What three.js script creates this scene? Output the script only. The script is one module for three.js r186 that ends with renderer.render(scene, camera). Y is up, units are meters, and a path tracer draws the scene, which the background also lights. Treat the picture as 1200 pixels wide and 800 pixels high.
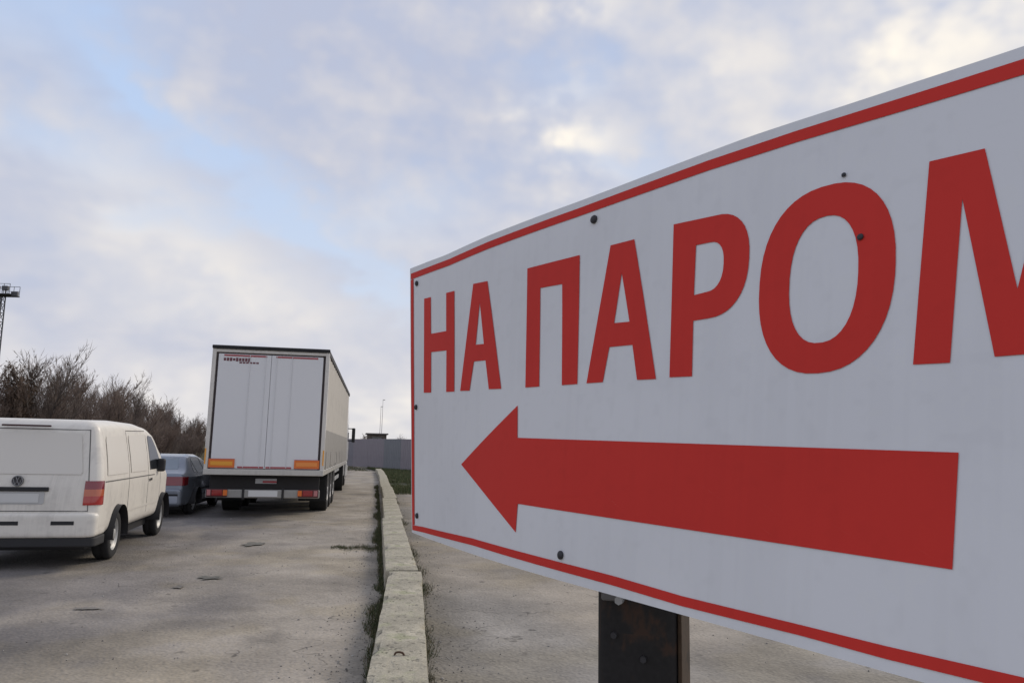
import * as THREE from 'three';
import { RoundedBoxGeometry } from 'three/addons/geometries/RoundedBoxGeometry.js';
import { mergeGeometries, mergeVertices } from 'three/addons/utils/BufferGeometryUtils.js';
import { TessellateModifier } from 'three/addons/modifiers/TessellateModifier.js';
import { ImprovedNoise } from 'three/addons/math/ImprovedNoise.js';
import { MeshBVH } from 'three-mesh-bvh';
import { Brush, Evaluator, SUBTRACTION, INTERSECTION } from 'three-bvh-csg';

// ------------------------------------------------------------------ camera, sky, sun, exposure
const D = Math.PI / 180;
const scene = new THREE.Scene();
const renderer = new THREE.WebGLRenderer({ antialias: true });
renderer.setSize(1024, 682);
renderer.toneMapping = THREE.LinearToneMapping;
renderer.toneMappingExposure = 1.08;
renderer.shadowMap.enabled = true;
const camera = new THREE.PerspectiveCamera(2 * Math.atan(400 / 870) / D, 1024 / 682, 0.05, 3000);
camera.rotation.set(8.4 * D, 0, 1.2 * D, 'YXZ');
camera.position.set(0, 1.6, 0);
scene.add(camera);

const SUN_AZ = 40 * D, SUN_EL = 34 * D;          // veiled sun, ahead and to the right, behind the bright cloud breaks
const sun = new THREE.DirectionalLight(new THREE.Color(1.0, 0.88, 0.72), 1.4);
sun.position.set(Math.sin(SUN_AZ) * Math.cos(SUN_EL), Math.sin(SUN_EL), -Math.cos(SUN_AZ) * Math.cos(SUN_EL)).multiplyScalar(80);
sun.castShadow = true; sun.shadow.radius = 30; sun.shadow.mapSize.set(2048, 2048);
Object.assign(sun.shadow.camera, { left: -45, right: 45, top: 45, bottom: -45, near: 1, far: 220 });
scene.add(sun, sun.target);

const noise3 = new ImprovedNoise();
const nz = (x, y, z = 0) => noise3.noise(x, y, z);
function fbm(x, y, z = 0, o = 5) { let a = 0, w = 0.5, s = 1; for (let i = 0; i < o; i++) { a += w * nz(x * s + i * 17.3, y * s - i * 9.1, z * s + i * 3.7); w *= 0.5; s *= 2.03; } return a; }
const clamp = (v, a = 0, b = 1) => Math.min(b, Math.max(a, v));
const smooth = (a, b, v) => { const t = clamp((v - a) / (b - a)); return t * t * (3 - 2 * t); };
const lerp = (a, b, t) => a + (b - a) * t;
const s2l = (c) => { c /= 255; return c <= 0.04045 ? c / 12.92 : ((c + 0.055) / 1.055) ** 2.4; };
const col = (r, g, b) => [s2l(r), s2l(g), s2l(b)];
const mix3 = (a, b, t) => [lerp(a[0], b[0], t), lerp(a[1], b[1], t), lerp(a[2], b[2], t)];

const BREAKS = [[5.4, 24.2, 3.2, 1.7, 1.15], [5.6, 20.6, 3, 1.2, 0.6], [1.5, 21.5, 4, 1.6, 0.35], [30.5, 26.3, 4.5, 2.2, 1.0], [35, 28.5, 6, 3, 1.0], [7, 32.4, 3, 1.6, 0.6], [18, 28.6, 5, 1.4, 0.25], [-8.5, 1.5, 8, 2.6, 0.6], [52, 21, 9, 4, 1], [70, 24, 12, 5, 0.9]];
function skyColour(dx, dy, dz) {
  const az = Math.atan2(dx, -dz) / D, el = Math.asin(clamp(dy, -1, 1)) / D, e = Math.max(el, 0);
  // thin blue air, paler to the horizon
  const stops = [[0, col(226, 222, 216)], [5, col(214, 216, 222)], [12, col(199, 211, 230)], [22, col(183, 203, 233)], [35, col(172, 195, 231)], [90, col(150, 178, 224)]];
  let c = stops[0][1];
  for (let i = 1; i < stops.length; i++) if (e >= stops[i - 1][0]) c = mix3(stops[i - 1][1], stops[i][1], clamp((e - stops[i - 1][0]) / (stops[i][0] - stops[i - 1][0])));
  const k = 1 / (Math.max(dy, 0) + 0.16), px = dx * k, pz = dz * k;
  const wx = fbm(px * 0.7, pz * 0.7, 4.2, 3) * 1.1, wz = fbm(px * 0.7 + 9, pz * 0.7, 1.2, 3) * 1.1;
  const big = fbm(px * 0.55 + wx, pz * 0.85 + wz, 2.7, 4);
  const fine = fbm(px * 1.9 + wx * 1.6, pz * 3.1 + wz, 8.1, 6);
  const wisp = 0.6 * fbm(az * 0.13 + wx * 0.5, (e + az * 0.2) * 0.26 + wz * 0.4, 11.3, 6) + 0.55 * fbm(az * 0.34 + wx, e * 0.5 + wz, 21.7, 5);      // cloudlets, slightly drawn out
  const toSun = Math.acos(clamp((dx * sun.position.x + dy * sun.position.y + dz * sun.position.z) / 80, -1, 1)) / D;
  // the slanting blue lane on the left and a few looser openings
  const lane = (e - (22.8 - (az + 27) * 0.6)) + fine * 3.5 + wisp * 5;
  const lane1 = Math.exp(-((lane / 2.3) ** 2)) * smooth(-36, -27, az) * (1 - smooth(-10, -1, az));
  const hole = (a0, e0, sa, se) => Math.exp(-(((az - a0 + fine * 9) / sa) ** 2) - (((e - e0 + wisp * 4) / se) ** 2));
  const open = clamp(lane1 * 1.1 + 0.85 * hole(-36, 29, 8, 4.5) + 0.5 * hole(-9, 18.5, 5, 2.4) + 0.55 * hole(9, 21.5, 4, 1.6) + 0.6 * hole(-33, 19.5, 6, 1.7) + 0.5 * hole(-25, 16.5, 5, 1.2) + 0.5 * hole(3.5, 28, 5, 2) + smooth(0.1, 0.4, big) * 0.6 * smooth(35, 60, Math.abs(az + 3)));
  // cloud cover: grey-lavender sheets with cream lit edges
  const cover = clamp(0.9 - open * (0.85 + fine * 0.8) + wisp * 0.4) * (0.86 + 0.14 * smooth(0, 6, el));
  const bank = smooth(1.0, 7, -lane) * smooth(6, 11, e) * smooth(-38, -22, az) * (1 - smooth(-11, 0, az));
  const lit = clamp(0.27 + 0.5 * bank + 0.3 * Math.exp(-((toSun / 36) ** 2)) + wisp * 0.8 + fine * 0.28 - 0.28 * smooth(16, 30, e) * (1 - smooth(0, 18, az)) + 0.3 * (1 - smooth(2, 10, e)));
  const cloud = mix3(col(182, 187, 206), col(230, 226, 223), lit);
  c = mix3(c, cloud, cover);
  // breaks where the veiled sun shines through the cloud edges
  for (const [a0, e0, sa, se, w] of BREAKS) {
    const g = Math.exp(-(((az - a0 + wisp * 7) / sa) ** 2) - (((e - e0 + fine * 5) / se) ** 2)) * (0.75 + wisp * 2);
    c = mix3(c, [1.0, 0.93, 0.82], clamp(g * w * 0.8));
  }
  if (el < 0) c = mix3(c, [0.2, 0.19, 0.17], smooth(0, -6, el));
  return c;
}
{
  const W = 2048, H = 1024, data = new Float32Array(W * H * 4);
  for (let j = 0; j < H; j++) {
    const th = ((j + 0.5) / H - 0.5) * Math.PI, cy = Math.cos(th), sy = Math.sin(th);
    if (sy < -0.15) { for (let i = 0; i < W; i++) data.set([0.2, 0.19, 0.17, 1], (j * W + i) * 4); continue; }
    for (let i = 0; i < W; i++) {
      const ph = ((i + 0.5) / W - 0.5) * 2 * Math.PI;
      const c = skyColour(Math.cos(ph) * cy, sy, Math.sin(ph) * cy);
      data.set([c[0], c[1], c[2], 1], (j * W + i) * 4);
    }
  }
  const t = new THREE.DataTexture(data, W, H, THREE.RGBAFormat, THREE.FloatType);
  t.mapping = THREE.EquirectangularReflectionMapping; t.magFilter = THREE.LinearFilter; t.minFilter = THREE.LinearFilter; t.needsUpdate = true;
  scene.background = t; scene.environment = t;
}


// ------------------------------------------------------------------ helpers
let seed = 7;
function rnd() { seed |= 0; seed = seed + 0x6D2B79F5 | 0; let t = Math.imul(seed ^ seed >>> 15, 1 | seed); t = t + Math.imul(t ^ t >>> 7, 61 | t) ^ t; return ((t ^ t >>> 14) >>> 0) / 4294967296; }
const rr = (a, b) => a + (b - a) * rnd();
const used = {};
function numbered(n) { const k = used[n] = (used[n] ?? -1) + 1; return k ? `${n}_${String(k).padStart(3, '0')}` : n; }
function clean(g) {
  g = g.index ? g.toNonIndexed() : g;
  if (!g.attributes.normal) g.computeVertexNormals();
  if (!g.attributes.uv) g.setAttribute('uv', new THREE.BufferAttribute(new Float32Array(g.attributes.position.count * 2), 2));
  for (const k of Object.keys(g.attributes)) if (!['position', 'normal', 'uv'].includes(k)) g.deleteAttribute(k);
  g.morphAttributes = {}; g.groups = [];
  return g;
}
const join = (gs) => gs.length === 1 ? gs[0] : mergeGeometries(gs.map(clean));
function obj(name, gs, m, parent = scene, label) {
  const o = new THREE.Mesh(Array.isArray(gs) ? join(gs) : gs, m);
  o.name = parent === scene ? numbered(name) : name; o.castShadow = o.receiveShadow = true;
  if (label) o.userData.label = label;
  parent.add(o); return o;
}
function thing(name, label, category, [x, y, z] = [0, 0, 0], turn = 0, group) {
  const o = new THREE.Group(); o.name = numbered(name); o.position.set(x, y, z); o.rotation.y = turn;
  o.userData = { label, category }; if (group) o.userData.group = group; scene.add(o); return o;
}
function part(name, parent) { const o = new THREE.Group(); o.name = name; parent.add(o); return o; }
function tag(o, label, category, group) { o.userData.label = label; o.userData.category = category; if (group) o.userData.group = group; return o; }
function boxUV(g) {   // uv in metres by face direction
  g = clean(g); const p = g.attributes.position, n = g.attributes.normal, u = g.attributes.uv;
  for (let i = 0; i < p.count; i++) {
    const ax = Math.abs(n.getX(i)), ay = Math.abs(n.getY(i)), az = Math.abs(n.getZ(i));
    if (ay >= ax && ay >= az) u.setXY(i, p.getX(i), p.getZ(i)); else if (ax >= az) u.setXY(i, p.getZ(i), p.getY(i)); else u.setXY(i, p.getX(i), p.getY(i));
  }
  return g;
}
function box(w, h, d, x, y, z, r = 0.008, seg = 1) { const g = new RoundedBoxGeometry(w, h, d, seg, Math.min(r, w / 2.1, h / 2.1, d / 2.1)); g.translate(x, y, z); return boxUV(g); }
function cyl(r0, r1, a, b, n = 8) {
  const A = new THREE.Vector3(...a), B = new THREE.Vector3(...b), L = A.distanceTo(B);
  const g = new THREE.CylinderGeometry(r1, r0, L, n, 1); g.translate(0, L / 2, 0);
  g.applyQuaternion(new THREE.Quaternion().setFromUnitVectors(new THREE.Vector3(0, 1, 0), B.sub(A).normalize())); g.translate(...a); return g;
}
const curve = (pts) => (z) => { if (z <= pts[0][0]) return pts[0][1]; for (let i = 1; i < pts.length; i++) if (z <= pts[i][0]) { const t = (z - pts[i - 1][0]) / (pts[i][0] - pts[i - 1][0]); return lerp(pts[i - 1][1], pts[i][1], t * t * (3 - 2 * t) * 0.45 + t * 0.55); } return pts[pts.length - 1][1]; };
// periodic value noise for tiling textures
function hash(i, j, s) { let h = Math.imul(i, 374761393) + Math.imul(j, 668265263) + Math.imul(s, 1274126177); h = Math.imul(h ^ h >>> 13, 1103515245); return ((h ^ h >>> 16) >>> 0) / 4294967296; }
function pv(x, y, per, s) {
  const i = Math.floor(x), j = Math.floor(y), fx = x - i, fy = y - j, m = (v) => ((v % per) + per) % per, e = (t) => t * t * (3 - 2 * t);
  const a = hash(m(i), m(j), s), b = hash(m(i + 1), m(j), s), c = hash(m(i), m(j + 1), s), d = hash(m(i + 1), m(j + 1), s);
  return lerp(lerp(a, b, e(fx)), lerp(c, d, e(fx)), e(fy));
}
function pf(u, v, per, o, s) { let a = 0, w = 0.5, t = 0; for (let i = 0; i < o; i++) { a += w * pv(u * per, v * per, per, s + i); t += w; w *= 0.55; per *= 2; } return a / t; }
function tex(n, fn, srgb = true, rep = 1) {
  const d = new Uint8Array(n * n * 4);
  for (let j = 0; j < n; j++) for (let i = 0; i < n; i++) {
    const c = fn((i + 0.5) / n, (j + 0.5) / n); const k = (j * n + i) * 4;
    for (let q = 0; q < 3; q++) d[k + q] = clamp(Math.round((Array.isArray(c) ? c[q] : c) * 255), 0, 255);
    d[k + 3] = 255;
  }
  const t = new THREE.DataTexture(d, n, n); t.wrapS = t.wrapT = THREE.RepeatWrapping; t.magFilter = THREE.LinearFilter; t.minFilter = THREE.LinearMipmapLinearFilter; t.generateMipmaps = true;
  if (srgb) t.colorSpace = THREE.SRGBColorSpace; t.repeat.set(rep, rep); t.needsUpdate = true; return t;
}
const M = (c, rough = 0.7, metal = 0, o = {}) => new THREE.MeshStandardMaterial({ color: new THREE.Color().setRGB(...c), roughness: rough, metalness: metal, side: THREE.DoubleSide, ...o });
const paint = (c, rough = 0.45, o = {}) => new THREE.MeshPhysicalMaterial({ color: new THREE.Color().setRGB(...c), roughness: rough, metalness: 0, clearcoat: 0.6, clearcoatRoughness: 0.16, side: THREE.DoubleSide, ...o });

// ------------------------------------------------------------------ materials
const dirtMap = tex(512, (u, v) => {        // road dust on painted metal: speckle and run marks
  const run = pv(u * 90, v * 5, 90, 3) * 0.5 + pv(u * 180, v * 9, 180, 8) * 0.5, sp = pf(u, v, 24, 4, 11), cl = pf(u, v, 5, 4, 31);
  const k = 0.97 - 0.06 * smooth(0.4, 0.85, cl * 0.6 + run * 0.4) - 0.035 * smooth(0.5, 0.8, sp);
  return [k, k * 0.985, k * 0.955];
}, true, 0.5);
const asphaltMap = tex(1024, (u, v) => {
  const g = pv(u * 400, v * 400, 400, 1) * 0.55 + pv(u * 220, v * 220, 220, 2) * 0.45, b = pf(u, v, 6, 5, 21), c = pf(u, v, 14, 4, 45);
  let k = 0.80 + (g - 0.5) * 0.15 + (b - 0.5) * 0.3 + (c - 0.5) * 0.16;
  const cr = Math.abs(pf(u, v, 5, 5, 77) - 0.5); k *= 1 - 0.34 * (1 - smooth(0.0, 0.006, cr)) * smooth(0.52, 0.6, pf(u, v, 4, 2, 91));
  const sp = pf(u, v, 34, 3, 61); k *= 1 - 0.22 * smooth(0.8, 0.9, sp);
  const st = smooth(0.5, 0.75, pf(u, v, 7, 3, 131));
  return [k, k * (0.985 - 0.01 * st), k * (0.965 - 0.045 * st)];
}, true, 1 / 5.3);
const asphaltBump = tex(1024, (u, v) => pv(u * 300, v * 300, 300, 1) * 0.55 + pf(u, v, 90, 3, 7) * 0.3 + pf(u, v, 10, 4, 13) * 0.3, false, 1 / 5.3);
const concreteMap = tex(1024, (u, v) => {
  const g = pv(u * 256, v * 256, 256, 5), b = pf(u, v, 5, 5, 22), pit = smooth(0.72, 0.78, pf(u, v, 60, 2, 33));
  let k = 0.82 + (g - 0.5) * 0.16 + (b - 0.5) * 0.36 - 0.1 * smooth(0.55, 0.75, pf(u, v, 12, 4, 99)); k *= 1 - 0.25 * pit;
  const moss = 0.3 * smooth(0.58, 0.8, pf(u, v, 9, 5, 71));
  return [k * (1 - 0.18 * moss), k * (0.985 - 0.07 * moss), k * (0.93 - 0.3 * moss)];
}, true, 1 / 1.7);
const concreteBump = tex(512, (u, v) => pf(u, v, 40, 4, 17) - 0.6 * smooth(0.7, 0.8, pf(u, v, 30, 2, 33)), false, 1 / 1.7);
const rustMap = tex(512, (u, v) => {
  const b = pf(u, v, 8, 5, 41), s = pf(u, v * 0.35, 40, 3, 52), r = smooth(0.52, 0.72, b * 0.65 + s * 0.35);
  const k = 0.16 + (pf(u, v, 60, 3, 8) - 0.5) * 0.08;
  return [lerp(k, 0.36, r * 0.8), lerp(k, 0.25, r * 0.8), lerp(k * 1.04, 0.18, r * 0.8)];
}, true, 3);
const signMap = tex(1024, (u, v) => {         // faint dust and rain marks on the sheet
  const run = pv(u * 130, v * 4, 130, 9) * 0.6 + pv(u * 260, v * 7, 260, 19) * 0.4, b = pf(u, v, 6, 5, 4), sp = pf(u, v, 80, 2, 14);
  const k = 0.95 - 0.008 * smooth(0.5, 0.9, run * b * 2) - 0.014 * smooth(0.4, 0.8, b) - 0.012 * smooth(0.6, 0.85, sp);
  return [k, k, k * 0.995];
}, true, 1);
const signDent = tex(256, (u, v) => pf(u, v, 4, 3, 66), false, 1.4);
const earthMap = tex(1024, (u, v) => {
  const b = pf(u, v, 8, 6, 2), g = pv(u * 300, v * 300, 300, 6), q = smooth(0.4, 0.62, pf(u, v, 16, 4, 39));
  const k = 0.6 + (b - 0.5) * 0.5 + (g - 0.5) * 0.3;
  return [k * lerp(0.92, 0.6, q), k * lerp(0.82, 0.7, q), k * lerp(0.66, 0.4, q)];
}, true, 1 / 7);

const mAsphalt = M([0.48, 0.472, 0.462], 0.93, 0, { map: asphaltMap, bumpMap: asphaltBump, bumpScale: 0.012, vertexColors: true });
const mConcrete = M([0.6, 0.57, 0.5], 0.95, 0, { map: concreteMap, bumpMap: concreteBump, bumpScale: 0.008 });
const mEarth = M([0.2, 0.2, 0.16], 1, 0, { map: earthMap });
const mBlack = M([0.018, 0.018, 0.02], 0.6);
const mTyre = M([0.022, 0.022, 0.023], 0.92);
const mRim = M([0.42, 0.42, 0.43], 0.5, 0.5);
const mSteel = M([0.33, 0.33, 0.34], 0.55, 0.6);
const mGalv = M([0.4, 0.41, 0.42], 0.6, 0.4);
const mGlass = paint([0.018, 0.022, 0.026], 0.1, { clearcoat: 1, clearcoatRoughness: 0.03 });
const mSeam = M([0.14, 0.135, 0.13], 0.9);

// ------------------------------------------------------------------ the ground, road, yard and kerb line
// left edge of the kerb, from behind the camera to where it bends away
const KERB = [[0.7, 8], [0.08, 2.4], [-0.8, -4.56], [-1.33, -8.62], [-2.68, -16.28], [-3.72, -22.14], [-6.81, -39.2], [-8.25, -47], [-9.1, -51], [-12.5, -62]];
const kerbX = (z) => { for (let i = 1; i < KERB.length; i++) { const [x0, z0] = KERB[i - 1], [x1, z1] = KERB[i]; if (z >= z1 || i === KERB.length - 1) return x0 + (x1 - x0) * (z - z0) / (z1 - z0); } };
{
  const g = new THREE.CircleGeometry(900, 64); g.rotateX(-Math.PI / 2); const p = g.attributes.position, u = g.attributes.uv;
  for (let i = 0; i < p.count; i++) u.setXY(i, p.getX(i), p.getZ(i));
  obj('ground', g, mEarth).userData = { kind: 'structure', label: 'dark earth and dry grass ground beyond the asphalt' };
}
function sheet(name, t0, t1, nT, z0, z1, nZ, y, tint, label) {
  const pos = [], uv = [], cl = [], id = [];
  for (let j = 0; j <= nZ; j++) for (let i = 0; i <= nT; i++) {
    const z = lerp(z0, z1, j / nZ), t = lerp(t0, t1, i / nT), x = kerbX(z) + 0.19 + t;
    pos.push(x, y + 0.012 * fbm(x * 0.3, z * 0.3, 3, 3) * smooth(0.1, 1.2, Math.abs(t)), z); uv.push(x, z); cl.push(...tint(x, z, t));
  }
  for (let j = 0; j < nZ; j++) for (let i = 0; i < nT; i++) { const a = j * (nT + 1) + i, b = a + 1, c = a + nT + 1, d = c + 1; id.push(a, c, b, b, c, d); }
  const g = new THREE.BufferGeometry(); g.setAttribute('position', new THREE.Float32BufferAttribute(pos, 3)); g.setAttribute('uv', new THREE.Float32BufferAttribute(uv, 2)); g.setAttribute('color', new THREE.Float32BufferAttribute(cl, 3)); g.setIndex(id); g.computeVertexNormals();
  if (g.attributes.normal.getY(0) < 0) { for (let i = 0; i < id.length; i += 3) [id[i + 1], id[i + 2]] = [id[i + 2], id[i + 1]]; g.setIndex(id); g.computeVertexNormals(); }
  const o = obj(name, g, mAsphalt); o.userData = { kind: 'structure', label }; return o;
}
const grey = [0.54, 0.525, 0.535], tan = [1.1, 1.03, 0.92], dark = [0.5, 0.49, 0.5];
sheet('road', -26, 0, 170, 9, -66, 380, 0.02, (x, z, t) => {
  // worn sandy strip beside the kerb, greyer carriageway, darker repairs
  const w = fbm(x * 0.35, z * 0.16, 1, 4), n = fbm(x * 0.9, z * 0.6, 6, 4);
  let c = mix3(grey, tan, smooth(-4.4, -1.2, t + w * 3.2 + n));
  c = mix3(c, dark, smooth(0.12, 0.3, fbm(x * 0.5 + 40, z * 0.3, 2, 4)) * 0.35);
  c = mix3(c, [0.42, 0.4, 0.36], smooth(0.2, 0.34, fbm(x * 1.3 + 11, z * 0.9, 9, 4)) * 0.5);
  const tr = Math.exp(-(((t + 2.1 + w * 0.7) / 0.26) ** 2)) + Math.exp(-(((t + 4.1 + w * 0.7) / 0.26) ** 2)); c = mix3(c, [0.62, 0.6, 0.58], clamp(tr * (0.5 + n * 1.6)) * 0.5);     // wheel tracks
  c = mix3(c, [1.02, 0.95, 0.84], smooth(0.1, 0.28, fbm(x * 0.8 - 31, z * 0.45, 4, 5)) * 0.55);      // drifts of pale sand
  c = mix3(c, [0.36, 0.34, 0.28], smooth(-0.5, -0.12, t + n * 0.5) * 0.6);      // soil in the gutter
  return c;
}, 'worn grey-brown asphalt road with sandy dust along the kerb');
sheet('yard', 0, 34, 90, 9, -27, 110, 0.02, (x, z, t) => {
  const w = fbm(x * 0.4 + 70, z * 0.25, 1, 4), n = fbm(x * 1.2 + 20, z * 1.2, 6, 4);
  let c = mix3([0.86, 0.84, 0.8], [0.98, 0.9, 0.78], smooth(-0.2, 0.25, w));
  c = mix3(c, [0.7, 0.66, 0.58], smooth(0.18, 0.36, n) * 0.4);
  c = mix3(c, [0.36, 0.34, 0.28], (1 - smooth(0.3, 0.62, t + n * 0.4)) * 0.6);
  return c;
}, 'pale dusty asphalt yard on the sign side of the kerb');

// dark oil spots, sunken patches and worn holes in the asphalt
{
  const road = scene.getObjectByName('road'), mats = [[0.26, 0.253, 0.243], [0.28, 0.27, 0.256], [0.22, 0.22, 0.2]].map((c) => M(c, 0.9, 0, { map: asphaltMap }));
  for (const [x, z, rx, rz, m] of [[-2.6, -5.05, 0.12, 0.09, 0], [-3.55, -9.2, 0.2, 0.16, 2], [-3.65, -8.6, 0.1, 0.1, 1], [-4.1, -12.4, 0.22, 0.32, 2], [-4.0, -7.4, 0.16, 0.06, 1], [-4.45, -6.6, 0.1, 0.05, 0], [-1.15, -4.55, 0.16, 0.05, 2]]) {
    const n = 26, sd = rnd() * 40, pos = [x, 0.0335, z], id = []; for (let i = 0; i < n; i++) { const a = i / n * 6.283, r = 0.72 + fbm(Math.cos(a) * 1.5 + sd, Math.sin(a) * 1.5, 2, 4) * 1.5; pos.push(x + Math.cos(a) * rx * r, 0.0335, z + Math.sin(a) * rz * r); id.push(0, (i + 1) % n + 1, i + 1); }
    const g = new THREE.BufferGeometry(); g.setAttribute('position', new THREE.Float32BufferAttribute(pos, 3)); g.setAttribute('uv', new THREE.Float32BufferAttribute(pos.filter((_, i) => i % 3 !== 1), 2)); g.setIndex(id); g.computeVertexNormals(); obj('stain', g, mats[m], road);
  }
}

// concrete kerb blocks, laid end to end
function kerbBlock(len, w, hh) {
  const nx = 8, ny = 6, nl = Math.ceil(len / 0.12); const g0 = new THREE.BoxGeometry(w, hh, len, nx, ny, nl); const p = g0.attributes.position; const s = rnd() * 50;
  for (let i = 0; i < p.count; i++) {
    let x = p.getX(i), y = p.getY(i), z = p.getZ(i); const r = 0.022;
    const cx = clamp(x, -w / 2 + r, w / 2 - r), cy = clamp(y, -hh / 2 + r, hh / 2 - r), cz = clamp(z, -len / 2 + r, len / 2 - r);
    const v = new THREE.Vector3(x - cx, y - cy, z - cz); if (v.length() > 1e-6) { v.setLength(r); x = cx + v.x; y = cy + v.y; z = cz + v.z; }
    const q = fbm(x * 5 + s, y * 5, z * 2.2, 4), chip = smooth(0.16, 0.3, fbm(x * 2 + s, y * 3 + 4, z * 3.1, 3)) * (v.x && v.y ? 1 : 0);
    x += Math.sign(x) * (q * 0.012 - chip * 0.03); y += q * 0.008 - chip * 0.022 * Math.sign(y); p.setXYZ(i, x, y, z);
  }
  g0.computeVertexNormals(); return boxUV(g0);
}
{
  const ends = [[6.5, 0.0], [1.9, 0.0], [-8.6, 0.0], [-14.9, -0.055], [-21.0, -0.01], [-27.1, 0.03], [-33.2, 0], [-39.2, 0.02], [-45, 0], [-50.5, 0]];
  const words = ['concrete kerb block beside the photographer, mostly out of view', 'nearest long concrete kerb block with a bent iron loop on top', 'second concrete kerb block, shifted left where it meets the nearest one', 'third concrete kerb block counting from the nearest', 'fourth concrete kerb block counting from the nearest', 'fifth concrete kerb block counting from the nearest', 'sixth concrete kerb block, level with the truck cab', 'seventh concrete kerb block, past the truck', 'eighth concrete kerb block from the nearest, second to last', 'last concrete kerb block, nearest to the metal fence'];
  for (let i = 1; i < ends.length; i++) {
    const za = ends[i - 1][0] - 0.02, zb = ends[i][0] + 0.02, o = ends[i][1] + (i > 2 ? 0.02 : 0);
    const A = new THREE.Vector3(kerbX(za) + o, 0, za), B = new THREE.Vector3(kerbX(zb) + o, 0, zb), len = A.distanceTo(B);
    const k = thing('kerb_block', words[i - 1], 'kerb block', [(A.x + B.x) / 2 + 0.185, 0, (za + zb) / 2], Math.atan2(A.x - B.x, A.z - B.z), 'concrete kerb blocks along the road');
    const g = kerbBlock(len, 0.37, 0.33); g.translate(0, 0.115 - 0.02 + rr(-0.004, 0.004), 0);
    obj('block', g, mConcrete, k);
    if (i === 2) {
      const zl = -5.15 - (za + zb) / 2, c = new THREE.CatmullRomCurve3([[-0.03, 0.23, 0], [-0.03, 0.264, 0.0], [-0.02, 0.275, 0], [0.02, 0.275, 0.012], [0.03, 0.262, 0.015], [0.032, 0.23, 0.015]].map(([a, b, e]) => new THREE.Vector3(a, b, e + zl)));
      obj('lifting_loop', new THREE.TubeGeometry(c, 20, 0.007, 6), M([0.09, 0.05, 0.03], 0.9), k, 'bent rusty iron loop');
    }
  }
}

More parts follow.
